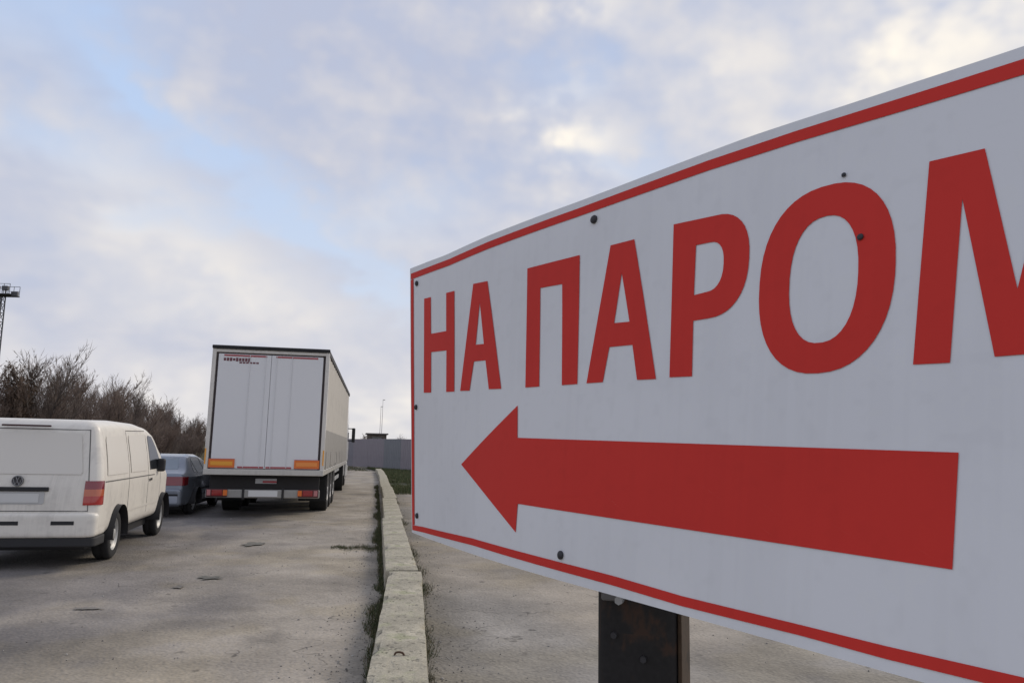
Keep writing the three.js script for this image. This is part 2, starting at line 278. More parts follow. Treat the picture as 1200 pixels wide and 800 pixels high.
// ------------------------------------------------------------------ the road sign
{
  const Q = { x: -0.24955, y: 1.41382, z: -1.67978, yaw: -0.954735, lean: 0.05512, roll: -0.0038926, k: 0.09991, tw: -0.18941 }, U0 = 0.65, SW = 1.45, SH = 0.6;
  const base = new THREE.Vector3(0.214, 0, -1.215);
  const R = new THREE.Matrix4().makeRotationFromEuler(new THREE.Euler(Q.lean, Q.yaw, Q.roll, 'YXZ'));
  const surf = (u, v, off = 0) => {           // the slightly bent and twisted sheet
    const dent = 0.0016 * fbm(u * 3.1, v * 3.1, 4, 2);
    const b = (u < U0 ? -Q.k * (U0 - u) ** 2 : 0) + Q.tw * u * (v - 0.3) + dent;
    return new THREE.Vector3(u, v, b + off).applyMatrix4(R).add(new THREE.Vector3(Q.x, Q.y, Q.z)).sub(base);
  };
  const onSurf = (g, off) => { const p = g.attributes.position, w = g.attributes.uv; for (let i = 0; i < p.count; i++) { const u = p.getX(i), v = p.getY(i); if (w) w.setXY(i, u * 0.7, v * 0.7); const q = surf(u, v, off + p.getZ(i)); p.setXYZ(i, q.x, q.y, q.z); } g.computeVertexNormals(); return g; };
  const sign = thing('road_sign', 'large bent white sign with red border, red Cyrillic lettering and left arrow', 'sign', base.toArray());
  const mWhite = M([0.84, 0.855, 0.885], 0.5, 0, { map: signMap });
  const mRed = new THREE.MeshPhysicalMaterial({ color: new THREE.Color().setRGB(0.72, 0.045, 0.034), roughness: 0.65, specularIntensity: 0.4, side: THREE.DoubleSide, map: signMap });
  // sheet: rounded thin box bent onto the surface
  const sg = new THREE.BoxGeometry(SW, SH, 0.003, 60, 26, 1); sg.translate(SW / 2, SH / 2, -0.0015);
  const edge = curve([[0, 0.599], [0.09, 0.5965], [0.18, 0.594], [0.36, 0.5982], [0.6, 0.5985], [0.93, 0.6045], [1.11, 0.5992], [1.25, 0.5955], [1.45, 0.59]]);       // the top edge is not quite straight
  for (let i = 0, p = sg.attributes.position; i < p.count; i++) p.setY(i, p.getY(i) / SH * edge(p.getX(i)));
  const panel = obj('sign_panel', onSurf(sg, 0), mWhite, sign);
  const flat = (pts, holes = []) => {
    const s = new THREE.Shape(pts.map(([a, b]) => new THREE.Vector2(a, b))); for (const h of holes) s.holes.push(new THREE.Path(h.map(([a, b]) => new THREE.Vector2(a, b))));
    return onSurf(new TessellateModifier(0.028, 7).modify(new THREE.ShapeGeometry(s).toNonIndexed()), 0.0009);
  };
  const letter = (n, pts, holes, label) => obj(n, flat(pts, holes), mRed, panel, label);
  letter('letter', [[0.0805, 0.3075], [0.1205, 0.306], [0.1185, 0.393], [0.194, 0.3895], [0.197, 0.3035], [0.2342, 0.3025], [0.2245, 0.5095], [0.1885, 0.511], [0.1915, 0.43], [0.117, 0.433], [0.1148, 0.514], [0.0803, 0.5157]]);
  letter('letter', [[0.2602, 0.3025], [0.2992, 0.301], [0.3125, 0.3565], [0.3565, 0.355], [0.3727, 0.3], [0.4162, 0.2985], [0.3531, 0.5075], [0.3005, 0.511]], [[[0.3275, 0.47], [0.348, 0.387], [0.3175, 0.3885]]]);
  letter('letter', [[0.4939, 0.2967], [0.5345, 0.296], [0.5225, 0.466], [0.581, 0.463], [0.5955, 0.295], [0.634, 0.2945], [0.621, 0.5045], [0.482, 0.508]]);
  letter('letter', [[0.6557, 0.2945], [0.6924, 0.294], [0.702, 0.346], [0.75, 0.3445], [0.7636, 0.293], [0.8, 0.292], [0.7405, 0.505], [0.6907, 0.506]], [[[0.7185, 0.457], [0.741, 0.3797], [0.709, 0.3815]]]);
  const arc = (cx, cy, rx, ry, a0, a1, n, pw = 1) => Array.from({ length: n + 1 }, (_, i) => { const a = lerp(a0, a1, i / n) * D, c = Math.cos(a), s = Math.sin(a); return [cx + rx * Math.sign(c) * Math.abs(c) ** pw, cy + ry * Math.sign(s) * Math.abs(s) ** pw]; });
  letter('letter', [[0.8247, 0.2927], [0.864, 0.2915], [0.8605, 0.3657], ...arc(0.8855, 0.436, 0.0585, 0.0702, -90, 90, 20, 0.85), [0.8153, 0.5105]], [[[0.8575, 0.471], ...arc(0.8805, 0.436, 0.0245, 0.034, 90, -90, 14, 0.85), [0.859, 0.401]]]);
  letter('letter', arc(1.0445, 0.3935, 0.0832, 0.1105, 0, 355, 46, 0.86), [arc(1.045, 0.3915, 0.0422, 0.0745, 0, 352, 36, 0.86)]);
  letter('letter', [[1.1482, 0.2845], [1.183, 0.2835], [1.1916, 0.448], [1.2215, 0.286], [1.258, 0.286], [1.288, 0.448], [1.3, 0.284], [1.335, 0.284], [1.325, 0.496], [1.272, 0.496], [1.24, 0.347], [1.2114, 0.496], [1.1591, 0.4985]]);
  obj('arrow', flat([[0.2731, 0.1598], [0.4726, 0.2666], [0.4776, 0.2116], [1.192, 0.1997], [1.1881, 0.0978], [0.4896, 0.1025], [0.4877, 0.056]]), mRed, panel);
  const strip = (pts) => obj('border_line', flat(pts), mRed, panel);
  const TU = [0.006, 0.06, 0.2, 0.35, 0.49, 0.61, 0.71, 0.87, 1.0, 1.11, 1.18, 1.25, 1.44], tm = curve([[0, 0.013], [0.7, 0.0125], [1.2, 0.0145], [1.45, 0.015]]), tt = curve([[0, 0.0135], [0.6, 0.0142], [1.0, 0.0155], [1.2, 0.0172], [1.45, 0.018]]);
  strip([...TU.map((u) => [u, edge(u) - tm(u)]), ...TU.slice().reverse().map((u) => [u, edge(u) - tm(u) - tt(u)])]);
  strip([[0.006, 0.571], [0.004, 0.3], [0.006, 0.0172], [0.022, 0.0185], [0.0215, 0.571]]);
  strip([[0.006, 0.006], [0.08, 0.0095], [0.33, 0.0158], [0.57, 0.0142], [0.74, 0.013], [0.87, 0.01], [1.04, 0.012], [1.13, 0.0112], [1.24, 0.0132], [1.44, 0.0132], [1.44, 0.0245], [1.24, 0.0242], [1.13, 0.0222], [1.04, 0.0222], [0.87, 0.0215], [0.74, 0.0254], [0.57, 0.0268], [0.33, 0.028], [0.08, 0.0208], [0.006, 0.0168]]);
  // fixings
  const mBolt = M([0.05, 0.05, 0.055], 0.6, 0.5);
  for (const [u, v, r] of [[0.041, 0.557, 0.0062], [0.036, 0.2774, 0.006], [0.041, 0.0405, 0.0062], [0.6505, 0.5575, 0.007], [0.6187, 0.037, 0.0066], [1.066, 0.511, 0.0028], [1.0885, 0.431, 0.0038], [1.38, 0.06, 0.006], [1.39, 0.53, 0.006]]) {
    const g = new THREE.SphereGeometry(r, 12, 8); g.scale(1, 1, 0.55); g.translate(u, v, 0.002); obj('bolt', onSurf(g, 0), mBolt, panel);
  }
  // rails behind the sheet
  for (const v of [0.11, 0.47]) { const g = new THREE.BoxGeometry(1.36, 0.035, 0.022, 40, 1, 1); g.translate(0.735, v, -0.016); obj('rail', onSurf(g, 0), mGalv, sign); }
  // post
  const mPost = M([0.5, 0.46, 0.46], 0.7, 0.1, { map: rustMap });
  const yaw = -20 * D, rot = (g) => { g.rotateY(yaw); return g; };
  obj('post', rot(box(0.12, 1.99, 0.12, 0, 0.875, 0, 0.016, 3)), mPost, sign);
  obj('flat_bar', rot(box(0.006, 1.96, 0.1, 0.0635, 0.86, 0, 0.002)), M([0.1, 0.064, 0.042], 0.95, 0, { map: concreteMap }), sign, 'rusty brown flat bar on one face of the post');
  for (const [x, y] of [[-0.032, 1.33], [-0.03, 1.25], [0.012, 1.3]]) obj('post_bolt', rot(cyl(0.005, 0.005, [x, y, 0.055], [x, y, 0.066], 6)), mBolt, sign);
  obj('clamp_plate', rot(box(0.036, 0.013, 0.009, -0.033, 1.386, 0.064, 0.003)), M([0.16, 0.16, 0.165], 0.7, 0.3), sign);
  obj('clamp_bolt', rot(cyl(0.0065, 0.0065, [-0.022, 1.383, 0.066], [-0.022, 1.383, 0.078], 6)), mGalv, sign);
  obj('footing', new THREE.CylinderGeometry(0.2, 0.23, 0.12, 18).translate(0, 0.03, 0), mConcrete, sign);
}

// ------------------------------------------------------------------ vehicles: shared builders
function bodyShell(map, [nx, ny, nzz], [rx, ry, rz]) {
  const g0 = new THREE.BoxGeometry(2, 2, 2, nx, ny, nzz); g0.deleteAttribute('uv'); g0.deleteAttribute('normal');
  const g = mergeVertices(g0, 1e-5), p = g.attributes.position, R = [rx, ry, rz];
  for (let i = 0; i < p.count; i++) {
    const v = [p.getX(i), p.getY(i), p.getZ(i)].map((a, q) => Math.sign(a) * (q === 2 ? Math.abs(a) : 1 - (1 - Math.abs(a)) ** 1.35));
    const c = v.map((a, q) => clamp(a, -(1 - R[q]), 1 - R[q])), d = v.map((a, q) => (a - c[q]) / R[q]), L = Math.hypot(...d);
    const w = L > 1e-6 ? c.map((a, q) => a + R[q] * d[q] / L) : v;
    const o = map(...w); p.setXYZ(i, ...o);
  }
  g.computeVertexNormals(); g.setAttribute('uv', new THREE.BufferAttribute(new Float32Array(p.count * 2), 2));
  for (let i = 0; i < p.count; i++) g.attributes.uv.setXY(i, p.getZ(i) + p.getX(i), p.getY(i));
  return g;
}
function cutWells(g, wells) {        // wheel arches cut into the shell
  const ev = new Evaluator(); ev.useGroups = false; ev.attributes = ['position', 'normal', 'uv'];
  let b = new Brush(g); b.updateMatrixWorld();
  for (const [x, y, z, r, w] of wells) {
    const c = new THREE.CylinderGeometry(r, r, w, 40); c.rotateZ(Math.PI / 2); c.translate(x, y, z); const k = new Brush(c); k.updateMatrixWorld();
    b = ev.evaluate(b, k, SUBTRACTION); b.updateMatrixWorld();
  }
  return b.geometry;
}
function wrapLens(shell, [x0, x1], [y0, y1], [z0, z1], off = 0.012) {      // a lamp lens that wraps a body corner: the shell grown a little, cut by a block
  const g = shell.clone(), p = g.attributes.position, n = g.attributes.normal; for (let i = 0; i < p.count; i++) p.setXYZ(i, p.getX(i) + n.getX(i) * off, p.getY(i) + n.getY(i) * off, p.getZ(i) + n.getZ(i) * off);
  const ev = new Evaluator(); ev.useGroups = false; ev.attributes = ['position', 'normal', 'uv'];
  const A = new Brush(g), B = new Brush(new THREE.BoxGeometry(x1 - x0, y1 - y0, z1 - z0).translate((x0 + x1) / 2, (y0 + y1) / 2, (z0 + z1) / 2)); A.updateMatrixWorld(); B.updateMatrixWorld();
  return ev.evaluate(A, B, INTERSECTION).geometry;
}
// lays a flat outline onto a shell by projecting along an axis: 'right', 'left', 'rear' or 'front'
function lay(shell, pts, face, off = 0.004, max = 0.09, holes) {
  const s = new THREE.Shape(pts.map(([a, b]) => new THREE.Vector2(a, b))); if (holes) for (const h of holes) s.holes.push(new THREE.Path(h.map(([a, b]) => new THREE.Vector2(a, b))));
  const g = new TessellateModifier(max, 5).modify(new THREE.ShapeGeometry(s).toNonIndexed()), p = g.attributes.position;
  const dir = { right: [-1, 0, 0], left: [1, 0, 0], rear: [0, 0, -1], front: [0, 0, 1], top: [0, -1, 0] }[face];
  const bvh = shell.userData.bvh ??= new MeshBVH(shell.clone()), memo = {};
  for (let i = 0; i < p.count; i++) {
    const a = p.getX(i), b = p.getY(i), key = a.toFixed(4) + ',' + b.toFixed(4);
    if (!memo[key]) {
      const from = { right: [9, b, a], left: [-9, b, a], rear: [a, b, 9], front: [a, b, -30], top: [a, 9, b] }[face];
      const h = bvh.raycastFirst(new THREE.Ray(new THREE.Vector3(...from), new THREE.Vector3(...dir)), THREE.DoubleSide);
      memo[key] = h ? h.point.clone().addScaledVector(new THREE.Vector3(...dir), -off) : null;
    }
    const q = memo[key]; if (q) p.setXYZ(i, q.x, q.y, q.z); else p.setXYZ(i, NaN, 0, 0);
  }
  const out = []; for (let i = 0; i < p.count; i += 3) { const t = []; for (let k = 0; k < 3; k++) t.push(p.getX(i + k), p.getY(i + k), p.getZ(i + k)); if (t.every(Number.isFinite)) out.push(...t); }
  const r = new THREE.BufferGeometry(); r.setAttribute('position', new THREE.Float32BufferAttribute(out, 3));
  const m = mergeVertices(r, 1e-4); m.computeVertexNormals(); return clean(m);
}
const rectPts = (x0, y0, x1, y1, r = 0) => r ? [[x0 + r, y0], [x1 - r, y0], [x1 - r * 0.3, y0 + r * 0.3], [x1, y0 + r], [x1, y1 - r], [x1 - r * 0.3, y1 - r * 0.3], [x1 - r, y1], [x0 + r, y1], [x0 + r * 0.3, y1 - r * 0.3], [x0, y1 - r], [x0, y0 + r], [x0 + r * 0.3, y0 + r * 0.3]] : [[x0, y0], [x1, y0], [x1, y1], [x0, y1]];
function wheel(parent, x, z, R, w, rimR, side, mR = mRim, holes = 8, y = R) {
  const t = part('wheel', parent); t.position.set(x, y, z);
  const q = 0.02, pts = [[rimR, -w / 2 + 0.01], [rimR + 0.02, -w / 2], [R - 0.035, -w / 2], [R - q * 0.6, -w / 2 + 0.02], [R, -w / 2 + 0.045], [R, -0.02], [R - 0.008, -0.016], [R - 0.008, 0.016], [R, 0.02], [R, w / 2 - 0.045], [R - q * 0.6, w / 2 - 0.02], [R - 0.035, w / 2], [rimR + 0.02, w / 2], [rimR, w / 2 - 0.01]].map(([a, b]) => new THREE.Vector2(a, b));
  const tg = new THREE.LatheGeometry(pts, 36); tg.rotateZ(Math.PI / 2); obj('tyre', tg, mTyre, t);
  const rp = [[rimR + 0.004, w / 2 - 0.01], [rimR - 0.02, w / 2 - 0.02], [rimR - 0.035, w / 2 - 0.06], [rimR * 0.55, w / 2 - 0.045], [rimR * 0.34, w / 2 - 0.03], [rimR * 0.3, w / 2 - 0.005], [0.001, w / 2 - 0.002]].map(([a, b]) => new THREE.Vector2(a, b));
  const rg = new THREE.LatheGeometry(rp, 36); rg.rotateZ(-Math.PI / 2 * side); obj('rim', rg, mR, t);
  const c = new THREE.CylinderGeometry(rimR * 0.13, rimR * 0.13, 0.006, 10); c.rotateZ(Math.PI / 2);
  for (let i = 0; i < holes; i++) { const a = i / holes * 2 * Math.PI; obj('rim_opening', c, mBlack, t).position.set(side * (w / 2 - 0.046), Math.cos(a) * rimR * 0.72, Math.sin(a) * rimR * 0.72); }
  return t;
}
function liner(parent, x, y, z, r, w) { const g = new THREE.CylinderGeometry(r - 0.006, r - 0.006, w - 0.01, 28, 1, true, -0.1, Math.PI + 0.2); g.rotateZ(Math.PI / 2); g.translate(x, y, z); const d = new THREE.CircleGeometry(r - 0.006, 28, -0.1, Math.PI + 0.2); d.rotateY(Math.PI / 2); d.translate(x - Math.sign(x) * (w / 2 - 0.008), y, z); obj('wheel_arch_liner', [g, d], mBlack, parent); }

// ------------------------------------------------------------------ white panel van
{
  const van = thing('parked_van', 'cream white panel van seen from its rear right corner, nearest vehicle on the road', 'van', [-6.13, 0.022, -9.42], 13.8 * D); van.scale.set(1, 1, 0.965);
  const mPaint = paint([0.84, 0.83, 0.805], 0.45, { map: dirtMap, clearcoat: 0.3, clearcoatRoughness: 0.3 });
  const L = 4.86, top = curve([[-4.86, 0.86], [-4.72, 0.96], [-4.35, 1.1], [-4.05, 1.2], [-3.75, 1.5], [-3.35, 1.78], [-3.05, 1.845], [-2.4, 1.885], [-1.2, 1.89], [-0.3, 1.87], [-0.1, 1.855], [0, 1.82]]);
  const bot = 0.34;
  const halfW = (y, z) => { const front = 1 - 0.13 * smooth(-4.1, -4.9, z) ** 1.4; return (0.945 - 0.03 * smooth(0.55, 0.3, y) - 0.2 * smooth(0.95, 2.35, y)) * front; };
  const map = (a, b, c) => {
    let z = lerp(-L, 0, (c + 1) / 2); const y = lerp(bot, top(z), (b + 1) / 2);
    if (z > -1.2) z -= 0.15 * smooth(0.75, 1.95, y) * smooth(-1.2, 0, z);
    if (z < -4) z += 0.05 * smooth(0.7, 0.3, y);
    return [a * halfW(y, z), y, z];
  };
  const RW = 0.335, ax = [-0.98, -3.98];
  const shell0 = bodyShell(map, [40, 34, 96], [0.2, 0.17, 0.045]);
  const shell = cutWells(shell0, [[0.85, RW, ax[0], 0.405, 0.46], [-0.85, RW, ax[0], 0.405, 0.46], [0.85, RW, ax[1], 0.405, 0.46], [-0.85, RW, ax[1], 0.405, 0.46]]);
  obj('body', shell, mPaint, van);
  for (const s of [-1, 1]) for (const z of ax) { liner(van, s * 0.82, RW, z, 0.405, 0.4); wheel(van, s * 0.835, z, RW, 0.215, 0.215, s, M([0.45, 0.45, 0.44], 0.5, 0.4), 6); }
  // underside
  obj('underbody', box(1.56, 0.16, 4.3, 0, 0.3, -2.35), mBlack, van);
  obj('exhaust_pipe', cyl(0.03, 0.03, [-0.5, 0.29, -0.5], [-0.5, 0.27, 0.0], 10), mSteel, van);
  // rear bumper: painted upper, dark plastic lower wrapping the corner
  const lowB = bodyShell((a, b, c) => { const y = lerp(0.27, 0.4, (b + 1) / 2); return [a * 0.945, y, lerp(-0.5, 0.03, (c + 1) / 2)]; }, [24, 8, 14], [0.12, 0.2, 0.3]);
  obj('bumper_skirt', lowB, M([0.03, 0.03, 0.032], 0.8), van);
  const bump = bodyShell((a, b, c) => { const y = lerp(0.385, 0.7, (b + 1) / 2); return [a * 0.942, y, lerp(-0.5, 0.055, (c + 1) / 2)]; }, [24, 10, 14], [0.16, 0.2, 0.3]);
  obj('bumper', bump, mPaint, van);
  for (const x of [-0.4, 0.57]) obj('bumper_reflector', lay(bump, rectPts(x - 0.13, 0.55, x + 0.13, 0.597), 'rear', 0.005), mBlack, van);
  obj('tow_eye_cover', lay(bump, rectPts(-0.13, 0.55, 0.08, 0.597), 'rear', 0.005), mBlack, van);
  // tailgate: outline seam, raised blank window panel, handle strip, plate, emblem, high brake light
  const gate = part('tailgate', van);
  const ringPts = (o) => [[-0.83 + o, 0.71 + o], [0.83 - o, 0.71 + o], [0.815 - o, 1.0], [0.735 - o, 1.74 - o], [-0.735 + o, 1.74 - o], [-0.815 + o, 1.0]];
  obj('seam', lay(shell, ringPts(0), 'rear', 0.003, 0.07, [ringPts(0.011)]), mSeam, gate);
  const wp = lay(shell, [[-0.7, 1.17], [0.7, 1.17], [0.715, 1.2], [0.645, 1.66], [0.62, 1.69], [-0.62, 1.69], [-0.645, 1.66], [-0.715, 1.2]], 'rear', 0.009, 0.07);
  obj('blank_window', wp, mPaint, gate);
  obj('handle_strip', box(0.72, 0.052, 0.03, 0, 0.985, 0.0, 0.01, 2), mBlack, gate);
  obj('plate_recess', lay(shell, rectPts(-0.32, 0.8, 0.32, 0.955, 0.02), 'rear', 0.006), M([0.5, 0.5, 0.49], 0.6), gate);
  obj('number_plate', lay(shell, rectPts(-0.26, 0.82, 0.26, 0.93, 0.01), 'rear', 0.011), M([0.62, 0.62, 0.6], 0.5), gate);
  const em = new THREE.CylinderGeometry(0.062, 0.066, 0.014, 28); em.rotateX(Math.PI / 2); em.translate(0, 1.085, -0.008);
  const emblem = obj('emblem', em, M([0.05, 0.05, 0.055], 0.4, 0.3), gate);
  const ring = new THREE.TorusGeometry(0.06, 0.006, 6, 28); ring.translate(0, 1.085, 0.002);
  const bar = (x0, y0, x1, y1) => cyl(0.005, 0.005, [x0, 1.085 + y0, 0.002], [x1, 1.085 + y1, 0.002], 6);
  obj('emblem_mark', [ring, bar(-0.022, 0.054, 0, 0.004), bar(0.022, 0.054, 0, 0.004), bar(-0.05, 0.03, -0.024, -0.05), bar(0.05, 0.03, 0.024, -0.05), bar(-0.024, -0.05, 0, -0.002), bar(0.024, -0.05, 0, -0.002)], M([0.3, 0.3, 0.31], 0.35, 0.8), gate);
  obj('high_brake_light', box(0.56, 0.022, 0.03, 0, 1.775, -0.105, 0.006), M([0.05, 0.012, 0.012], 0.3), gate);
  // tail lights wrap the corner: maroon top, amber band, red bottom
  for (const s of [-1, 1]) {
    const tl = part('tail_light', van);
    const bk = (y0, y1) => wrapLens(shell0, s > 0 ? [0.765, 1.05] : [-1.05, -0.765], [y0, y1], [-0.17, 0.1]);
    const lamp = (c) => new THREE.MeshPhysicalMaterial({ color: new THREE.Color().setRGB(...c), roughness: 0.12, clearcoat: 1, clearcoatRoughness: 0.05, side: THREE.DoubleSide });
    obj('lens', bk(0.985, 1.09), lamp([0.23, 0.018, 0.03]), tl, 'dark maroon lens'); obj('lens', bk(0.9, 0.985), lamp([0.52, 0.12, 0.05]), tl, 'orange lens'); obj('lens', bk(0.79, 0.9), lamp([0.42, 0.02, 0.018]), tl, 'red lens');
    const sd = s > 0 ? 'right' : 'left', P = (pts, off = 0.004) => lay(shell, pts, sd, off, 0.1);
    // side rail line, door seams, blank pressed panels
    obj('side_rail', P([[-3.25, 1.062], [-0.24, 1.062], [-0.24, 1.078], [-3.25, 1.078]], 0.003), mSeam, van);
    for (const g of [P([[-1.53, 0.42], [-1.518, 0.42], [-1.518, 1.74], [-1.53, 1.74]], 0.003), P([[-2.78, 0.42], [-2.768, 0.42], [-2.768, 1.78], [-2.78, 1.78]], 0.003), P([[-3.72, 0.5], [-3.708, 0.5], [-3.708, 1.12], [-3.72, 1.12]], 0.003), P([[-2.78, 1.77], [-1.52, 1.75], [-1.52, 1.761], [-2.78, 1.781]], 0.003)]) obj('door_seam', g, mSeam, van);
    obj('side_panel', P([[-1.44, 1.15], [-0.34, 1.15], [-0.4, 1.62], [-0.46, 1.66], [-1.4, 1.68], [-1.44, 1.64]], 0.008), mPaint, van, 'raised blank window panel behind the sliding door');
    obj('side_panel', P([[-2.68, 1.15], [-1.62, 1.15], [-1.62, 1.65], [-1.66, 1.69], [-2.64, 1.72], [-2.68, 1.68]], 0.008), mPaint, van, 'raised blank window panel of the sliding door');
    obj('door_window', P([[-3.78, 1.16], [-2.9, 1.16], [-2.9, 1.68], [-2.95, 1.71], [-3.2, 1.69], [-3.45, 1.52]], 0.006), mGlass, van);
    obj('door_handle', P(rectPts(-2.99, 0.985, -2.83, 1.025, 0.01), 0.02), mBlack, van);
    obj('side_moulding', P([[-3.5, 0.6], [-1.47, 0.6], [-1.47, 0.63], [-3.5, 0.63]], 0.008), mPaint, van);
    obj('wing_mirror', [box(0.14, 0.22, 0.12, s * 0.98, 1.22, -3.5, 0.04, 3), box(0.12, 0.05, 0.06, s * 0.88, 1.13, -3.5, 0.015)], mBlack, van);
    obj('headlight', lay(shell, s > 0 ? rectPts(0.48, 0.72, 0.76, 0.86) : rectPts(-0.76, 0.72, -0.48, 0.86), 'front', 0.006, 0.06), M([0.6, 0.62, 0.65], 0.2, 0.2), van);
  }
  obj('windscreen', lay(shell, [[-0.74, 1.24], [0.74, 1.24], [0.62, 1.72], [-0.62, 1.72]], 'front', 0.006, 0.08), mGlass, van);
  obj('grille', lay(shell, rectPts(-0.44, 0.72, 0.44, 0.84), 'front', 0.006, 0.08), mBlack, van);
}

// ------------------------------------------------------------------ dark blue saloon car
{
  const car = thing('parked_car', 'blue-grey saloon car standing between the white van and the truck', 'car', [-7.9, 0.022, -16.3], 10.5 * D); car.scale.set(1, 0.94, 1);
  const mPane = paint([0.17, 0.21, 0.245], 0.15, { clearcoat: 1, clearcoatRoughness: 0.04 });
  const mPaint = paint([0.19, 0.215, 0.26], 0.4, { metalness: 0.4, clearcoat: 1, clearcoatRoughness: 0.05 });
  const L = 4.5, top = curve([[-4.5, 0.62], [-4.4, 0.72], [-4.0, 0.82], [-3.2, 0.93], [-2.95, 0.99], [-2.3, 1.35], [-1.9, 1.43], [-1.3, 1.44], [-0.95, 1.39], [-0.42, 1.08], [-0.3, 1.045], [-0.04, 1.0], [0, 0.97]]);
  const bot = 0.24, belt = 0.93;
  const halfW = (y, z) => { const end = 1 - 0.1 * smooth(-3.6, -4.5, z) - 0.08 * smooth(-0.9, 0, z); return (0.875 - 0.05 * smooth(0.5, 0.24, y) - (y > belt ? (y - belt) * 0.52 : 0)) * end; };
  const map = (a, b, c) => { let z = lerp(-L, 0, (c + 1) / 2); const y = lerp(bot, top(z), (b + 1) / 2); if (z > -0.6) z -= 0.07 * smooth(0.55, 1.05, y) * smooth(-0.6, 0, z); return [a * halfW(y, z), y, z]; };
  const RW = 0.31, ax = [-0.98, -3.6];
  const shell0 = bodyShell(map, [32, 28, 100], [0.14, 0.14, 0.03]);
  const shell = cutWells(shell0, [-1, 1].flatMap((s) => ax.map((z) => [s * 0.8, RW, z, 0.36, 0.44])));
  obj('body', shell, mPaint, car);
  for (const s of [-1, 1]) {
    const sd = s > 0 ? 'right' : 'left', P = (pts, off = 0.004) => lay(shell, pts, sd, off, 0.1);
    for (const z of ax) { liner(car, s * 0.77, RW, z, 0.36, 0.38); wheel(car, s * 0.76, z, RW, 0.19, 0.2, s, mRim, 7); }
    obj('door_window', P([[-1.86, 0.98], [-1.2, 0.99], [-1.1, 1.3], [-1.25, 1.36], [-1.86, 1.36]], 0.006), mPane, car);
    obj('door_window', P([[-2.78, 0.99], [-1.94, 0.98], [-1.94, 1.36], [-2.2, 1.33]], 0.006), mPane, car);
    obj('quarter_window', P([[-1.12, 1.0], [-0.86, 1.02], [-0.96, 1.2], [-1.03, 1.28]], 0.006), mPane, car);
    obj('side_moulding', P([[-3.2, 0.58], [-1.4, 0.58], [-1.4, 0.62], [-3.2, 0.62]], 0.01), mBlack, car);
    for (const g of [P([[-1.9, 0.34], [-1.89, 0.34], [-1.89, 0.97], [-1.9, 0.97]], 0.003), P([[-1.02, 0.66], [-1.01, 0.66], [-1.01, 0.97], [-1.02, 0.97]], 0.003), P([[-2.9, 0.34], [-2.89, 0.34], [-2.89, 0.95], [-2.9, 0.95]], 0.003)]) obj('door_seam', g, mSeam, car);
    for (const z of [-1.3, -2.15]) obj('door_handle', P(rectPts(z - 0.08, 0.85, z + 0.08, 0.88, 0.008), 0.02), mPaint, car);
    obj('wing_mirror', box(0.14, 0.13, 0.1, s * 0.93, 1.03, -2.72, 0.035, 2), mPaint, car);
    const tl = part('tail_light', car), lm = new THREE.MeshPhysicalMaterial({ color: new THREE.Color().setRGB(0.2, 0.014, 0.02), roughness: 0.15, clearcoat: 1, side: THREE.DoubleSide });
    obj('lens', wrapLens(shell0, s > 0 ? [0.4, 0.95] : [-0.95, -0.4], [0.73, 0.93], [-0.36, 0.1]), lm, tl);
    obj('headlight', lay(shell, s > 0 ? rectPts(0.42, 0.6, 0.72, 0.7) : rectPts(-0.72, 0.6, -0.42, 0.7), 'front', 0.008, 0.05), M([0.6, 0.62, 0.65], 0.2), car);
  }
  obj('rear_window', lay(shell, [[-0.58, 1.09], [0.58, 1.09], [0.5, 1.36], [-0.5, 1.36]], 'rear', 0.008, 0.06), mPane, car);
  obj('windscreen', lay(shell, [[-0.64, 1.02], [0.64, 1.02], [0.52, 1.34], [-0.52, 1.34]], 'front', 0.008, 0.06), mPane, car);
  const bump = bodyShell((a, b, c) => [a * 0.8, lerp(0.27, 0.66, (b + 1) / 2), lerp(-0.5, 0.06, (c + 1) / 2)], [20, 10, 12], [0.15, 0.2, 0.3]);
  obj('bumper', bump, mPaint, car);
  obj('bumper_strip', lay(bump, rectPts(-0.74, 0.5, 0.74, 0.54), 'rear', 0.008, 0.08), mBlack, car);
  obj('bumper_panel', lay(bump, rectPts(-0.7, 0.33, 0.735, 0.49, 0.02), 'rear', 0.006, 0.07), paint([0.34, 0.37, 0.43], 0.35), car, 'silver grey lower bumper panel');
  obj('trunk_strip', lay(shell, rectPts(-0.4, 0.86, 0.4, 0.9), 'rear', 0.012, 0.06), M([0.4, 0.42, 0.45], 0.3, 0.8), car);
  obj('number_plate', lay(shell, rectPts(-0.26, 0.72, 0.26, 0.83), 'rear', 0.012, 0.08), M([0.6, 0.6, 0.58], 0.5), car);
  obj('underbody', box(1.4, 0.12, 3.9, 0, 0.22, -2.25), mBlack, car);
  obj('antenna', cyl(0.006, 0.003, [0, 1.42, -1.2], [0, 1.6, -1.02], 5), mBlack, car);
}

